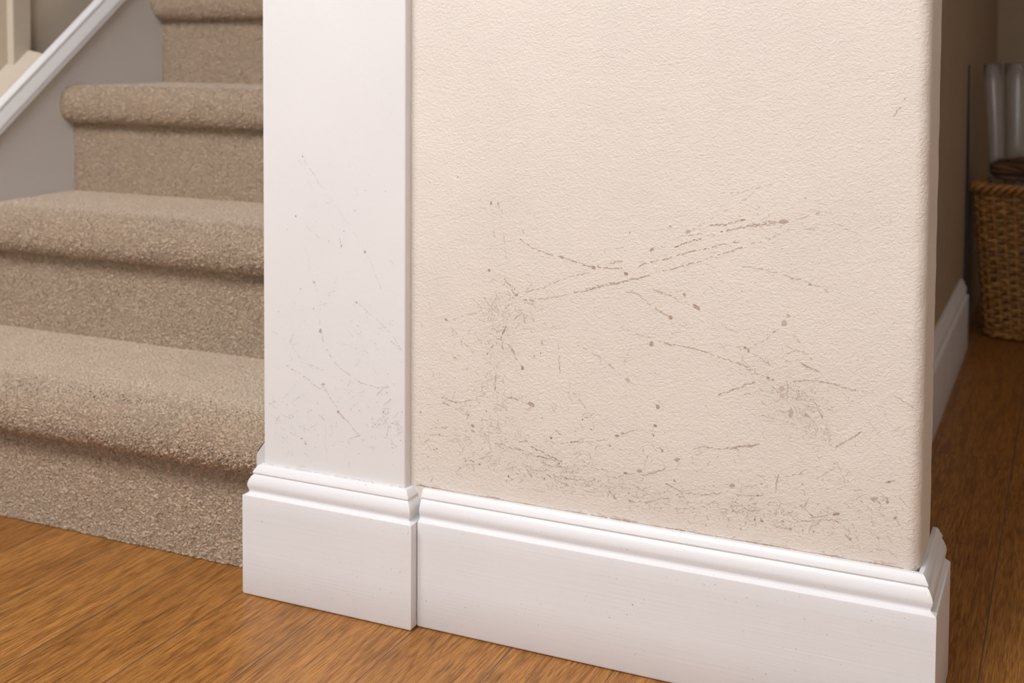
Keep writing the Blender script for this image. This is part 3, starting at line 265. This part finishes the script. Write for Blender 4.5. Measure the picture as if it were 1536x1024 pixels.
# ------------------------------------------------------------------ scuff geometry: flakes of dirt lying on a face at y = const
PXM = 0.00066
class Marks:
    def __init__(s, y): s.v = []; s.f = []; s.t = []; s.y = y
    def poly(s, pts, tone):
        i = len(s.v); dy = rnd.uniform(0, .00012)
        s.v += [(p[0], s.y - .00018 - dy, p[1]) for p in pts]
        s.f.append(tuple(range(i, i + len(pts)))); s.t.append(tone)
    def fleck(s, x, z, ang, L, W, tone):
        ca, sa = math.cos(ang), math.sin(ang); pts = []
        for u, w_ in ((-.5, -.18), (-.2, -.5), (.22, -.45), (.5, -.12), (.46, .2), (.15, .5), (-.25, .45), (-.5, .15)):
            a = u * L * rnd.uniform(.85, 1.12); b = w_ * W * rnd.uniform(.65, 1.3)
            pts.append((x + ca * a - sa * b, z + sa * a + ca * b))
        s.poly(pts, tone)
    def stroke(s, pts, wpx, tone, cov):
        segs = []; tot = 0
        for a, b in zip(pts, pts[1:]):
            l = math.hypot(b[0] - a[0], b[1] - a[1]); segs.append((a, b, l, tot)); tot += l
        d = 0.0; seed = rnd.uniform(0, 99)
        while d < tot:
            L = rnd.uniform(2.0, 7.5) * PXM
            mod = .5 + .9 * (mnoise.noise(Vector((seed + d * 220, seed, 0))) )
            if rnd.random() < cov * (.45 + 1.1 * max(0, min(1, mod))):
                for a, b, l, t0 in segs:
                    if t0 <= d <= t0 + l and l > 0:
                        k = (d - t0) / l; ang = math.atan2(b[1] - a[1], b[0] - a[0]) + rnd.gauss(0, .12)
                        x = a[0] + (b[0] - a[0]) * k; z = a[1] + (b[1] - a[1]) * k
                        j = rnd.gauss(0, .55) * PXM
                        s.fleck(x - math.sin(ang) * j, z + math.cos(ang) * j, ang, L, wpx * PXM * rnd.uniform(.55, 1.15), tone * rnd.uniform(.55, 1.1)); break
            d += L * rnd.uniform(.75, 1.05)
    def blot(s, c, rx, ry, ang, tone):
        n = 11; ca, sa = math.cos(math.radians(-ang)), math.sin(math.radians(-ang)); pts = []
        for i in range(n):
            a = 2 * math.pi * i / n; r = rnd.uniform(.8, 1.15)
            px, pz = rx * PXM * r * math.cos(a), ry * PXM * r * math.sin(a)
            pts.append((c[0] + ca * px - sa * pz, c[1] + sa * px + ca * pz))
        s.poly(pts, tone)
    def cluster(s, c, sx, sy, n, tone, ang):
        for _ in range(n):
            x = c[0] + rnd.gauss(0, 1) * sx * PXM; z = c[1] + rnd.gauss(0, 1) * sy * PXM
            a = rnd.uniform(0, math.pi) if ang is None else math.radians(-ang) + rnd.gauss(0, .5)
            if rnd.random() < .25:                       # little crooked hairline of 3 to 5 flecks
                for _k in range(rnd.randint(3, 5)):
                    L = rnd.uniform(2, 4.5) * PXM
                    s.fleck(x, z, a, L, rnd.uniform(.6, 1.2) * PXM, tone * rnd.uniform(.5, 1.15))
                    x += math.cos(a) * L * .95; z += math.sin(a) * L * .95; a += rnd.gauss(0, .3)
            else:
                s.fleck(x, z, a, rnd.uniform(1.2, 4.2) * PXM, rnd.uniform(.7, 1.5) * PXM, tone * rnd.uniform(.45, 1.35))

def clip_ok(poly, x0, x1, z0):
    return all(x0 < p[0] < x1 and p[2] > z0 for p in poly)

def with_marks(name, verts, faces, mats, marks, xlo, xhi, zlo, grime=None):
    v = [tuple(p) for p in verts]; f = [tuple(q) for q in faces]; nb = len(v); fm = [0] * len(f); tones = [0.0] * nb
    for face, t in zip(marks.f, marks.t):
        pts = [marks.v[i] for i in face]
        if not clip_ok(pts, xlo, xhi, zlo): continue
        i = len(v); v += pts; f.append(tuple(range(i, i + len(pts)))); fm.append(1); tones += [t] * len(pts)
    o = link(name, v, f, mats, face_mats=fm)
    a = o.data.attributes.new('tone', 'FLOAT', 'POINT'); a.data.foreach_set('value', tones)
    g = [0.0] * len(v)
    if grime is not None: g[:nb] = grime
    a = o.data.attributes.new('grime', 'FLOAT', 'POINT'); a.data.foreach_set('value', g)
    return o

# ------------------------------------------------------------------ front wall (rounded corner, open only where nobody can look)
def front_wall():
    rr = .012
    out = []                                             # plan outline, front face first
    nx = 84
    for i in range(nx + 1): out.append((XR - .002 + (-rr - XR + .002) * i / nx, 0.0))
    for i in range(1, 7):
        a = math.pi / 2 * i / 6; out.append((-rr + rr * math.sin(a), rr - rr * math.cos(a)))
    for i in range(1, 7): out.append((0.0, rr + (YW - 2 * rr) * i / 6))
    for i in range(1, 7):
        a = math.pi / 2 * i / 6; out.append((-rr + rr * math.cos(a), YW - rr + rr * math.sin(a)))
    out.append((XHW - .05, YW)); out.append((XR - .002, YW))
    zs = [0.0] + [.13 + .006 * i for i in range(100)] + [.8, 1.2, 1.8, TOP]
    n = len(out); v = []; g = []
    for z in zs:
        for (x, y) in out:
            k = max(0.0, min(1.0, (x + .02) / .02)) if y < YW * .9 else 0
            w = .0007 * k * mnoise.noise(Vector((x * 60, y * 60, z * 38)))
            v.append((x + w + .003 * max(0.0, min(1.0, (x + .05) / .03)), y - w * .5, z))
            q = 0.0
            if y < .004:
                for sx_, sz_, a, b, st in WALL_SMUDGES:
                    q += st * math.exp(-.5 * (((x - sx_) / (a * PXM)) ** 2 + ((z - sz_) / (b * PXM)) ** 2))
                q += .3 * math.exp(-max(0, z - HBT) / .012)
            g.append(min(1.0, q))
    f = []
    for j in range(len(zs) - 1):
        for i in range(n):
            i2 = (i + 1) % n
            f.append((j * n + i, j * n + i2, (j + 1) * n + i2, (j + 1) * n + i))
    mk = Marks(0.0)
    for p, w_, t, c in WALL_STROKES: mk.stroke(p, w_, t * 1.02, min(1, c * 1.25))
    for c, a, b, an, t in WALL_BLOTS: mk.blot(c, a, b, an, t)
    for c, sx_, sy_, n_, t, an in WALL_CLUSTERS: mk.cluster(c, sx_, sy_, int(n_ * .95), t * .95, an)
    # grubby line where the paint meets the skirting
    x = XR + .001
    while x < -.012:
        L = rnd.uniform(3, 9) * PXM; m_ = mnoise.noise(Vector((x * 45, 3.3, 0)))
        mk.fleck(x, HBT + .0009 + .0003 * m_, rnd.gauss(0, .05), L * 1.3, rnd.uniform(.8, 1.9) * PXM * (1 + .5 * m_), .5 + .3 * m_)
        if m_ > .1 and rnd.random() < .5:
            mk.fleck(x, HBT + rnd.uniform(.002, .0035), rnd.gauss(0, .06), L * 1.5, .8 * PXM, .35)
        x += L * .9
    o = with_marks('wall_front', v, f, [M_WALL, M_MARK], mk, XR + .0002, -.004, HBT + .0002, g)
    me = o.data
    me.polygons.foreach_set('use_smooth', [True] * len(me.polygons))
    tag(o, 'cream textured wall with brown scuffs and scratches above the white skirting', 'wall', 'structure')
    return o
front_wall()

# ------------------------------------------------------------------ white post that ends the wall beside the stairs
def post():
    b = .0016
    out = [(XL, .0 + .12), (XL, -PT + b), (XL + b * .3, -PT + b * .3), (XL + b, -PT), (XR - b, -PT), (XR - b * .3, -PT + b * .3), (XR, -PT + b), (XR, .12)]
    zs = [0, .2, .5, .9, TOP]; n = len(out)
    v = [(x, y, z) for z in zs for x, y in out]; f = []
    for j in range(len(zs) - 1):
        for i in range(n):
            i2 = (i + 1) % n; f.append((j * n + i, j * n + i2, (j + 1) * n + i2, (j + 1) * n + i))
    mk = Marks(-PT)
    for p, w_, t, c in POST_STROKES: mk.stroke(p, w_, t * .72, min(1, c * 1.15))
    for c, a, b_, an, t in POST_BLOTS: mk.blot(c, a, b_, an, t)
    for c, sx_, sy_, n_, t, an in POST_CLUSTERS: mk.cluster(c, sx_, sy_, n_, t * .9, an)
    x = XL + .003
    while x < XR - .003:
        L = rnd.uniform(3, 9) * PXM
        if rnd.random() < .55: mk.fleck(x, HBT + .0007, 0, L, rnd.uniform(.5, 1.1) * PXM, rnd.uniform(.15, .5))
        x += L
    o = with_marks('trim_1', v, f, [M_POST, M_PMARK], mk, XL + .002, XR - .002, HBT + .0002)
    tag(o, 'wide flat white post with faint scuffs between the carpeted stairs and the cream wall', 'post', 'structure')
post()

# ------------------------------------------------------------------ skirting boards
PROFILE = [(0, HBT), (.0038, HBT), (.0056, HBT - .0014), (.0066, HBT - .0036), (.0088, HBT - .0066), (.0091, HBT - .0078), (.0084, HBT - .0092), (.0082, HBT - .0098),
           (.0096, HBT - .0112), (.0112, HBT - .0138), (.0126, HBT - .0168), (.0134, HBT - .0200), (.0132, HBT - .0226), (.0124, HBT - .0250), (.0117, HBT - .0268), (.0116, HBT - .0280),
           (.0121, HBT - .0292), (.0134, HBT - .0302), (.0155, HBT - .0311), (.0168, HBT - .0317), (TB, HBT - .0330), (TB, HBT - .05), (TB, .05), (TB, .0035), (TB - .0012, .0012), (0, .0012)]
def skirting(name, path, label, close_ends=True):
    """path: function(t) -> list of plan points for thickness t"""
    v = []; f = []; n = len(PROFILE); ns = len(path(0))
    rows = [[None] * n for _ in range(ns)]
    for i, (t, z) in enumerate(PROFILE):
        for s, p in enumerate(path(t)):
            rows[s][i] = len(v); v.append((p[0], p[1], z))
    for s in range(ns - 1):
        for i in range(n - 1):
            f.append((rows[s][i], rows[s][i + 1], rows[s + 1][i + 1], rows[s + 1][i]))
    f.append(tuple(rows[0])); f.append(tuple(reversed(rows[-1])))
    o = link(name, v, f, M_WHITE)
    recalc(o)
    o.data.polygons.foreach_set('use_smooth', [True] * len(o.data.polygons))
    o.data.set_sharp_from_angle(angle=math.radians(28))
    tag(o, label, 'baseboard', 'structure'); return o

YE = .116
XB = XR + TB + .0009
skirting('baseboard_front', lambda t: [(XB, -t), (-.25, -t), (t + .003, -t), (t + .003, YE)],
         'tall white moulded skirting along the foot of the scuffed cream wall')
skirting('baseboard_left', lambda t: [(XL - t, .022), (XL - t, -PT - t), (XR + t, -PT - t), (XR + t, -.0002)],
         'short white skirting block wrapped round the foot of the white post')
skirting('baseboard_right', lambda t: [(XHW + t, YW + .001), (XHW + t, .8), (XHW + t, YHALL), (XHW, YHALL)],
         'white skirting running back along the dim hall wall towards the wicker basket')

# ------------------------------------------------------------------ floor, hall and other walls
o = box('floor', -3.2, 1.6, -3.6, 3.0, -.03, 0, M_FLOOR); tag(o, 'warm brown oak plank floor running back into the hall', 'floor', 'structure')
o = box('wall_hall', XHW - .1, XHW, YW + .0005, 2.6, 0, TOP, M_HALL_SHADE); tag(o, 'shaded beige hall wall behind the end of the scuffed wall', 'wall', 'structure')
o = box('wall_back', XHW - .1, 1.4, 2.6, 2.7, 0, TOP, M_HALL_SHADE); tag(o, 'dim beige wall at the far end of the hall behind the basket', 'wall', 'structure')
o = box('wall_right', 1.2, 1.3, -3.6, 2.6, 0, TOP, M_PLAINWALL); tag(o, 'beige wall on the far side of the hall', 'wall', 'structure')
o = box('ceiling', -3.2, 1.4, -3.6, 3.0, TOP, TOP + .05, M_CEIL); tag(o, 'off white ceiling over the stairs and hall', 'ceiling', 'structure')

# ------------------------------------------------------------------ staircase
stairs = bpy.data.objects.new('staircase', None); COL.objects.link(stairs); stairs.location = (0, 0, 0)
tag(stairs, 'straight flight of stairs covered in beige cut pile carpet left of the white post', 'stairs')

def sheet(name, path, x0, x1, res, cut=None, worn_lit=None):
    """path: list of (y, z) resampled at res; swept along x"""
    pts = [Vector((0, *p)) for p in path]; rs = [pts[0]]; 
    for a, b in zip(pts, pts[1:]):
        k = max(1, int(round((b - a).length / res)))
        for i in range(1, k + 1): rs.append(a.lerp(b, i / k))
    ny = len(rs); nx = int((x1 - x0) / res)
    Yp = np.array([p.y for p in rs]); Zp = np.array([p.z for p in rs])
    u = np.linspace(0, 1, nx + 1)
    xe = np.full(ny, x1) if cut is None else np.array([x1 - cut(p.y, p.z) for p in rs])
    X = x0 + (xe[:, None] - x0) * u[None, :]
    V = np.stack([X, np.repeat(Yp[:, None], nx + 1, 1), np.repeat(Zp[:, None], nx + 1, 1)], -1).reshape(-1, 3)
    idx = np.arange(ny * (nx + 1)).reshape(ny, nx + 1)
    F = np.stack([idx[:-1, :-1], idx[:-1, 1:], idx[1:, 1:], idx[1:, :-1]], -1).reshape(-1, 4)
    me = bpy.data.meshes.new(name)
    me.vertices.add(len(V)); me.vertices.foreach_set('co', V.ravel())
    me.loops.add(F.size); me.loops.foreach_set('vertex_index', F.ravel().astype(np.int32))
    me.polygons.add(len(F)); me.polygons.foreach_set('loop_start', np.arange(0, F.size, 4, dtype=np.int32))
    me.polygons.foreach_set('loop_total', np.full(len(F), 4, dtype=np.int32))
    me.update(calc_edges=True); me.validate()
    me.polygons.foreach_set('use_smooth', [True] * len(me.polygons))
    at = me.attributes.new('worn_lit', 'FLOAT', 'POINT')
    at.data.foreach_set('value', np.repeat(np.array([worn_lit(p.y, p.z) if worn_lit else 0.0 for p in rs]), nx + 1).astype(np.float32))
    me.materials.append(M_CARPET)
    ob = bpy.data.objects.new(name, me); COL.objects.link(ob); ob.parent = stairs
    return ob

NR = .0315
for k in range(1, 6):
    y = YR + (k - 1) * RUN; z = k * R_
    res = .0015 if k <= 2 else .002
    sheet('riser', [(y, z - R_ + (.001 if k == 1 else -.004)), (y, z - .05)], XS, XL - (.004 if k == 1 else 0), res)
    path = [(y + .004, z - 2 * NR + .001)]
    for i in range(0, 25):
        a = math.pi * i / 24
        path.append((y - .003 - NR * .92 * math.sin(a), z - NR - NR * math.cos(a)))
    path += [(y + .02, z - .0004), (y + RUN + .004, z)]
    if k == 1:
        def cut(yy, zz, y0=y): 
            q = max(0.0, min(1.0, (y0 + .012 - yy) / .034)); p_ = max(0.0, min(1.0, (.178 - zz) / .026)); p_ = p_ * p_ * (3 - 2 * p_); return .0008 + .0135 * q * q * (3 - 2 * q) * p_
    else: cut = None
    sheet('tread', path, XS, XL, res, cut, lambda yy, zz, y0=y, z0=z: max(0.0, min(1.0, (yy - y0 + .022) / .07)) * max(0.0, min(1.0, (zz - z0 + .02) / .02)))

# right hand stringer end that shows beside the bottom nosing
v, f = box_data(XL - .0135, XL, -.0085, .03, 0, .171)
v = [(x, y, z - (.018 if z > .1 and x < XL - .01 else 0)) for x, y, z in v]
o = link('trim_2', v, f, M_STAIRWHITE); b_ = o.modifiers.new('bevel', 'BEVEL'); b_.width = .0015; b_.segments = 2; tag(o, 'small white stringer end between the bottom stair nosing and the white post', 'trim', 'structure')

# ------------------------------------------------------------------ stair skirt, its capping and the wall beyond
SL = .7735
def zlow(y): return .4708 + SL * (y - .3254)
def prism_yz(name, poly, x0, x1, mat, bevel=0):
    n = len(poly); v = [(x0, *p) for p in poly] + [(x1, *p) for p in poly]
    f = [tuple(range(n)), tuple(reversed(range(n, 2 * n)))] + [(i, (i + 1) % n, n + (i + 1) % n, n + i) for i in range(n)]
    ob = link(name, v, f, mat); recalc(ob)
    if bevel:
        b = ob.modifiers.new('bevel', 'BEVEL'); b.width = bevel; b.segments = 2
    return ob
y0, y1 = -.28, 2.2
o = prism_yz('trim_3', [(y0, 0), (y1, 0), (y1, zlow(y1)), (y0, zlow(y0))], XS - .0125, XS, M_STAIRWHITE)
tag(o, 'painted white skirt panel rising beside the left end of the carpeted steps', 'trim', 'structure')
# moulded capping: main band with a bead along each edge
def sloped(poly_xz, ya, yb):      # cross-section (x, dz) swept along the slope
    v = []; n = len(poly_xz)
    for yy in (ya, yb):
        for x, dz in poly_xz: v.append((x, yy, zlow(yy) + dz))
    f = [tuple(range(n)), tuple(reversed(range(n, 2 * n)))] + [(i, (i + 1) % n, n + (i + 1) % n, n + i) for i in range(n)]
    return v, f
sec = [(XS - .0125, -.001), (XS + .0065, -.001), (XS + .0085, .0008), (XS + .0085, .0070), (XS + .0070, .0080), (XS + .0070, .0088), (XS + .0088, .0098), (XS + .0082, .014), (XS + .0030, .0315), (XS + .0018, .0322), (XS + .0018, .0332), (XS + .0030, .0342), (XS + .0026, .0395), (XS - .0005, .0420), (XS - .0125, .0420)]
v, f = sloped(sec, y0, y1)
o = link('trim_4', v, f, M_WHITE); recalc(o)
tag(o, 'sloping white moulded capping on top of the stair skirt panel', 'trim', 'structure')
# beige wall behind with an upright and a sloping sill
o = box('wall_left', XS - .16, XS - .06, y0, 2.7, 0, TOP, M_BEIGE); tag(o, 'beige wall beyond the sloping white stair capping', 'wall', 'structure')
v, f = sloped([(XS - .0595, -.02), (XS - .0128, -.02), (XS - .0128, .0405), (XS - .0170, .044), (XS - .0595, .050)], y0, .43)
o = link('trim_5', v, f, M_CREAMTRIM); recalc(o); tag(o, 'cream sloping sill behind the white capping under the cream upright', 'trim', 'structure')
o = box('trim_6', XS - .0595, XS - .0445, .397, .4385, zlow(.397) + .03, TOP, M_CREAMTRIM, .003); tag(o, 'cream upright batten on the beige wall at the upper left above the capping', 'trim', 'structure')

# ------------------------------------------------------------------ wicker basket
bk = bpy.data.objects.new('wicker_basket', None); COL.objects.link(bk)
BX, BY, BA = (-.052, 1.665, math.radians(-14))
bk.location = (BX, BY, 0); bk.rotation_euler = (0, 0, BA)
tag(bk, 'square brown wicker basket on the hall floor beyond the end of the skirting', 'basket')
BW, BD, BH, BR = .34, .24, .330, .035
def rr_point(s, w, d, r):
    """point and outward normal at arc length fraction s of a rounded rectangle with corner at 0,0 (front left), going along the front"""
    segs = [('l', (r, 0), (1, 0), w - 2 * r), ('a', (w - r, r), -90, 0), ('l', (w, r), (0, 1), d - 2 * r), ('a', (w - r, d - r), 0, 0), ('l', (w - r, d), (-1, 0), w - 2 * r), ('a', (r, d - r), 90, 0), ('l', (0, d - r), (0, -1), d - 2 * r), ('a', (r, r), 180, 0)]
    al = math.pi * r / 2; tot = 2 * (w - 2 * r) + 2 * (d - 2 * r) + 4 * al; q = (s % 1) * tot
    for kind, p, dd, L in segs:
        L = L if kind == 'l' else al
        if q <= L:
            if kind == 'l':
                return (p[0] + dd[0] * q, p[1] + dd[1] * q), (dd[1], -dd[0])
            a = math.radians(dd + 90 * q / L); return (p[0] + r * math.cos(a), p[1] + r * math.sin(a)), (math.cos(a), math.sin(a))
        q -= L
    return (r, 0), (0, -1)
def bpos(s, z, off=0):
    k = 1 - z / BH; inset = .024 * k                      # narrows to the foot
    (px, py), (nx, ny) = rr_point(s, BW - 2 * inset, BD - 2 * inset, BR)
    return Vector((px + inset - .024 + nx * off, py + inset - .024 + ny * off, z)), Vector((nx, ny, 0))
class Tubes:
    def __init__(s): s.v = []; s.f = []
    def tube(s, pts, rads, sides=6, closed=False, flat=1.0, normals=None):
        n = len(pts); base = len(s.v)
        for i, p in enumerate(pts):
            a = pts[(i - 1) % n] if (closed or i > 0) else p; b = pts[(i + 1) % n] if (closed or i < n - 1) else p
            t = (b - a).normalized()
            nn = normals[i] if normals else (Vector((0, 0, 1)) if abs(t.z) < .9 else Vector((1, 0, 0)))
            bn = t.cross(nn).normalized(); nn = bn.cross(t).normalized()
            r = rads[i] if isinstance(rads, list) else rads
            for k in range(sides):
                a_ = 2 * math.pi * k / sides
                s.v.append(p + nn * (r * math.cos(a_)) * flat + bn * (r * math.sin(a_)))
        for i in range(n if closed else n - 1):
            i2 = (i + 1) % n
            for k in range(sides):
                k2 = (k + 1) % sides
                s.f.append((base + i * sides + k, base + i * sides + k2, base + i2 * sides + k2, base + i2 * sides + k))
        if not closed:
            s.f.append(tuple(base + k for k in reversed(range(sides)))); s.f.append(tuple(base + (n - 1) * sides + k for k in range(sides)))
    def build(s, name, mat, parent=None):
        ob = link(name, s.v, s.f, mat, parent, True); return ob
T = Tubes(); NST = 50; rows = 33
for i in range(rows):
    z = .012 + i * (BH - .034) / rows; pts = []; nn = []; N = NST * 4
    zz = rnd.uniform(-.0012, .0012)
    for j in range(N):
        s_ = j / N; ph = math.pi * (s_ * NST) + math.pi * (i % 2)
        off = .0046 * math.cos(ph)
        p, nv = bpos(s_, z + zz + .0012 * mnoise.noise(Vector((s_ * 40, i * 3.1, 0))), off); pts.append(p); nn.append(nv)
    T.tube(pts, (.0038 * rnd.uniform(.85, 1.1)), 6, True, .62, nn)
for j in range(NST):
    pts = []
    for q in range(9):
        p, nv = bpos((j + .5) / NST, .004 + (BH - .02) * q / 8, .0); pts.append(p)
    T.tube(pts, .0034, 6)
T.build('woven_body', M_WICKER, bk)
T = Tubes()
for st in range(3):                                       # plaited border
    pts = []; N = 340
    for j in range(N):
        a = 2 * math.pi * 44 * j / N / 2 + st * 2 * math.pi / 3
        p, nv = bpos(j / N, BH - .012, .0075 * math.cos(a)); pts.append(p + Vector((0, 0, .0085 * math.sin(a))))
    T.tube(pts, .0052, 6, True)
T.build('rim', M_WICKER, bk)
T = Tubes()
for st in range(2):
    pts = []; N = 300
    for j in range(N):
        a = 2 * math.pi * 34 * j / N / 2 + st * math.pi
        p, nv = bpos(j / N, .0085, .004 * math.cos(a)); pts.append(p + Vector((0, 0, .0035 * math.sin(a))))
    T.tube(pts, .0042, 6, True)
T.build('foot_border', M_WICKER, bk)
v, f = [], []
for s_ in range(40):
    p, nv = bpos(s_ / 40, .012, -.004); v.append(tuple(p))
v += [(a, b, .018) for a, b, c in v]
f = [tuple(reversed(range(40))), tuple(range(40, 80))] + [(i, (i + 1) % 40, 40 + (i + 1) % 40, 40 + i) for i in range(40)]
link('base_panel', v, f, M_WICKER, bk)

# ------------------------------------------------------------------ clear tubes standing in the basket, stalks lying over its rim, dark strip by the hall wall
def lathe(name, prof, mat, loc, seg=48):
    v = []; f = []; n = len(prof)
    for i in range(seg):
        a = 2 * math.pi * i / seg
        for r, z in prof: v.append((r * math.cos(a), r * math.sin(a), z))
    for i in range(seg):
        i2 = (i + 1) % seg
        for j in range(n - 1): f.append((i * n + j, i2 * n + j, i2 * n + j + 1, i * n + j + 1))
    ob = link(name, v, f, mat, None, True); ob.location = loc
    import bmesh
    bm = bmesh.new(); bm.from_mesh(ob.data); bmesh.ops.remove_doubles(bm, verts=bm.verts, dist=1e-6); bmesh.ops.recalc_face_normals(bm, faces=bm.faces); bm.to_mesh(ob.data); bm.free()
    return ob
def tube_profile(r, h, flare):
    out = [(0, 0), (r * flare * .92, 0), (r * flare, .004)]
    for i in range(1, 12):
        q = i / 11; out.append((r * (flare + (1 - flare) * q), .004 + (h - .004) * q))
    t = .0016
    inn = [(max(0, rr_ - t), zz) for rr_, zz in reversed(out[3:])] + [(r * flare - t, .007), (0, .005)]
    return out + [(out[-1][0] - t / 2, h + .001)] + inn
for x, y, r, fl, h, lean, lab in ((-.0115, 1.730, .0190, .62, .56, -3.6, 'narrower clear tube leaning in the basket nearest the hall wall'), (.0145, 1.795, .0265, .9, .56, -1.4, 'wider clear tube standing in the basket behind the dark stalks')):
    o = lathe('clear_tube', tube_profile(r, h, fl), M_GLASS, (x, y, .0205)); o.rotation_euler = (0, math.radians(lean), 0); tag(o, lab, 'clear tube', None, 'clear tubes in the basket')
T = Tubes()
rb = random.Random(5)
for i in range(34):
    a = rb.uniform(0, 2 * math.pi); q = math.sqrt(rb.random())
    cy, cz = q * .021 * math.cos(a), q * .018 * math.sin(a); pts = []; L = rb.uniform(.15, .2); x0 = rb.uniform(-.008, .008)
    for j in range(14):
        u = j / 13; w_ = 1 + .25 * math.sin(u * 5 + i)
        tw = u * 2.2 + .3 * math.sin(i)
        pts.append(Vector((x0 + L * u, (cy * math.cos(tw) - cz * math.sin(tw)) * w_, (cy * math.sin(tw) + cz * math.cos(tw)) * w_ + .012 * math.sin(u * 3.0))))
    T.tube(pts, rb.uniform(.0035, .006), 6)
o = T.build('stalk_bundle', M_TWIG); o.location = (-.034, 1.683, .3555); o.rotation_euler = (0, .06, BA)
tag(o, 'dark brown bundle of dry stalks lying across the top of the wicker basket', 'dried stalks')
v, f = box_data(XHW + .0003, XHW + .0022, 1.600, 1.618, 0, .578)  # near-black strip put in for the narrow dark slit beside the basket
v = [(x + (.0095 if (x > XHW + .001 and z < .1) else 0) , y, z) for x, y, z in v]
o = link('dark_strip', v, f, M_DARK); tag(o, 'thin dark strip against the hall wall left of the wicker basket', 'slat')

# ------------------------------------------------------------------ camera
yaw, pitch, roll = (math.radians(a) for a in (24.36124, -2.86893, 0.33952))
fw = Vector((-math.sin(yaw), math.cos(yaw), 0)); ri = Vector((math.cos(yaw), math.sin(yaw), 0)); up = Vector((0, 0, 1))
fw2 = fw * math.cos(pitch) + up * math.sin(pitch); up2 = up * math.cos(pitch) - fw * math.sin(pitch)
ri2 = ri * math.cos(roll) + up2 * math.sin(roll); up3 = up2 * math.cos(roll) - ri * math.sin(roll)
cd = bpy.data.cameras.new('camera'); cam = bpy.data.objects.new('camera', cd); COL.objects.link(cam)
M = Matrix.Identity(4)
for i in range(3):
    M[i][0] = ri2[i]; M[i][1] = up3[i]; M[i][2] = -fw2[i]
M.translation = Vector((0.11972, -1.1452, 0.61032)); cam.matrix_world = M
cd.sensor_width = 36; cd.lens = 1869.94 / 1536 * 36; cd.shift_y = -(512 - 163.90) / 1536
cd.clip_start = .02; cd.dof.use_dof = True; cd.dof.focus_distance = 1.2; cd.dof.aperture_fstop = 7.1
scene.camera = cam

# ------------------------------------------------------------------ light
w = bpy.data.worlds.new('world'); scene.world = w; w.use_nodes = True
w.node_tree.nodes['Background'].inputs[0].default_value = (.95, .98, 1, 1)
w.node_tree.nodes['Background'].inputs[1].default_value = .45
def area(name, loc, target, sx, sy, power, col):
    l = bpy.data.lights.new(name, 'AREA'); l.shape = 'RECTANGLE'; l.size = sx; l.size_y = sy; l.energy = power; l.color = col
    ob = bpy.data.objects.new(name, l); COL.objects.link(ob); ob.location = loc
    ob.rotation_euler = (Vector(target) - Vector(loc)).to_track_quat('-Z', 'Y').to_euler()
    return ob
area('ceiling_lamp', (-.85, -1.25, 2.36), (-.8, -.2, .2), 1.3, 1.3, 92, (.99, .99, 1))
area('front_fill', (.75, -3.4, 1.1), (.2, 1.0, .9), .8, 1.9, 15, (.92, .96, 1))  # added fill behind the camera for tube streaks, basket and wall end
area('hall_fill', (.6, 1.2, 2.37), (.6, 1.2, 0), .3, .3, .6, (1, .93, .84))  # added dim fill to lift the hall floor, no known fitting

scene.view_settings.view_transform = 'Standard'; scene.view_settings.look = 'None'
scene.view_settings.exposure = 0; scene.view_settings.gamma = 1; scene.view_settings.use_curve_mapping = False
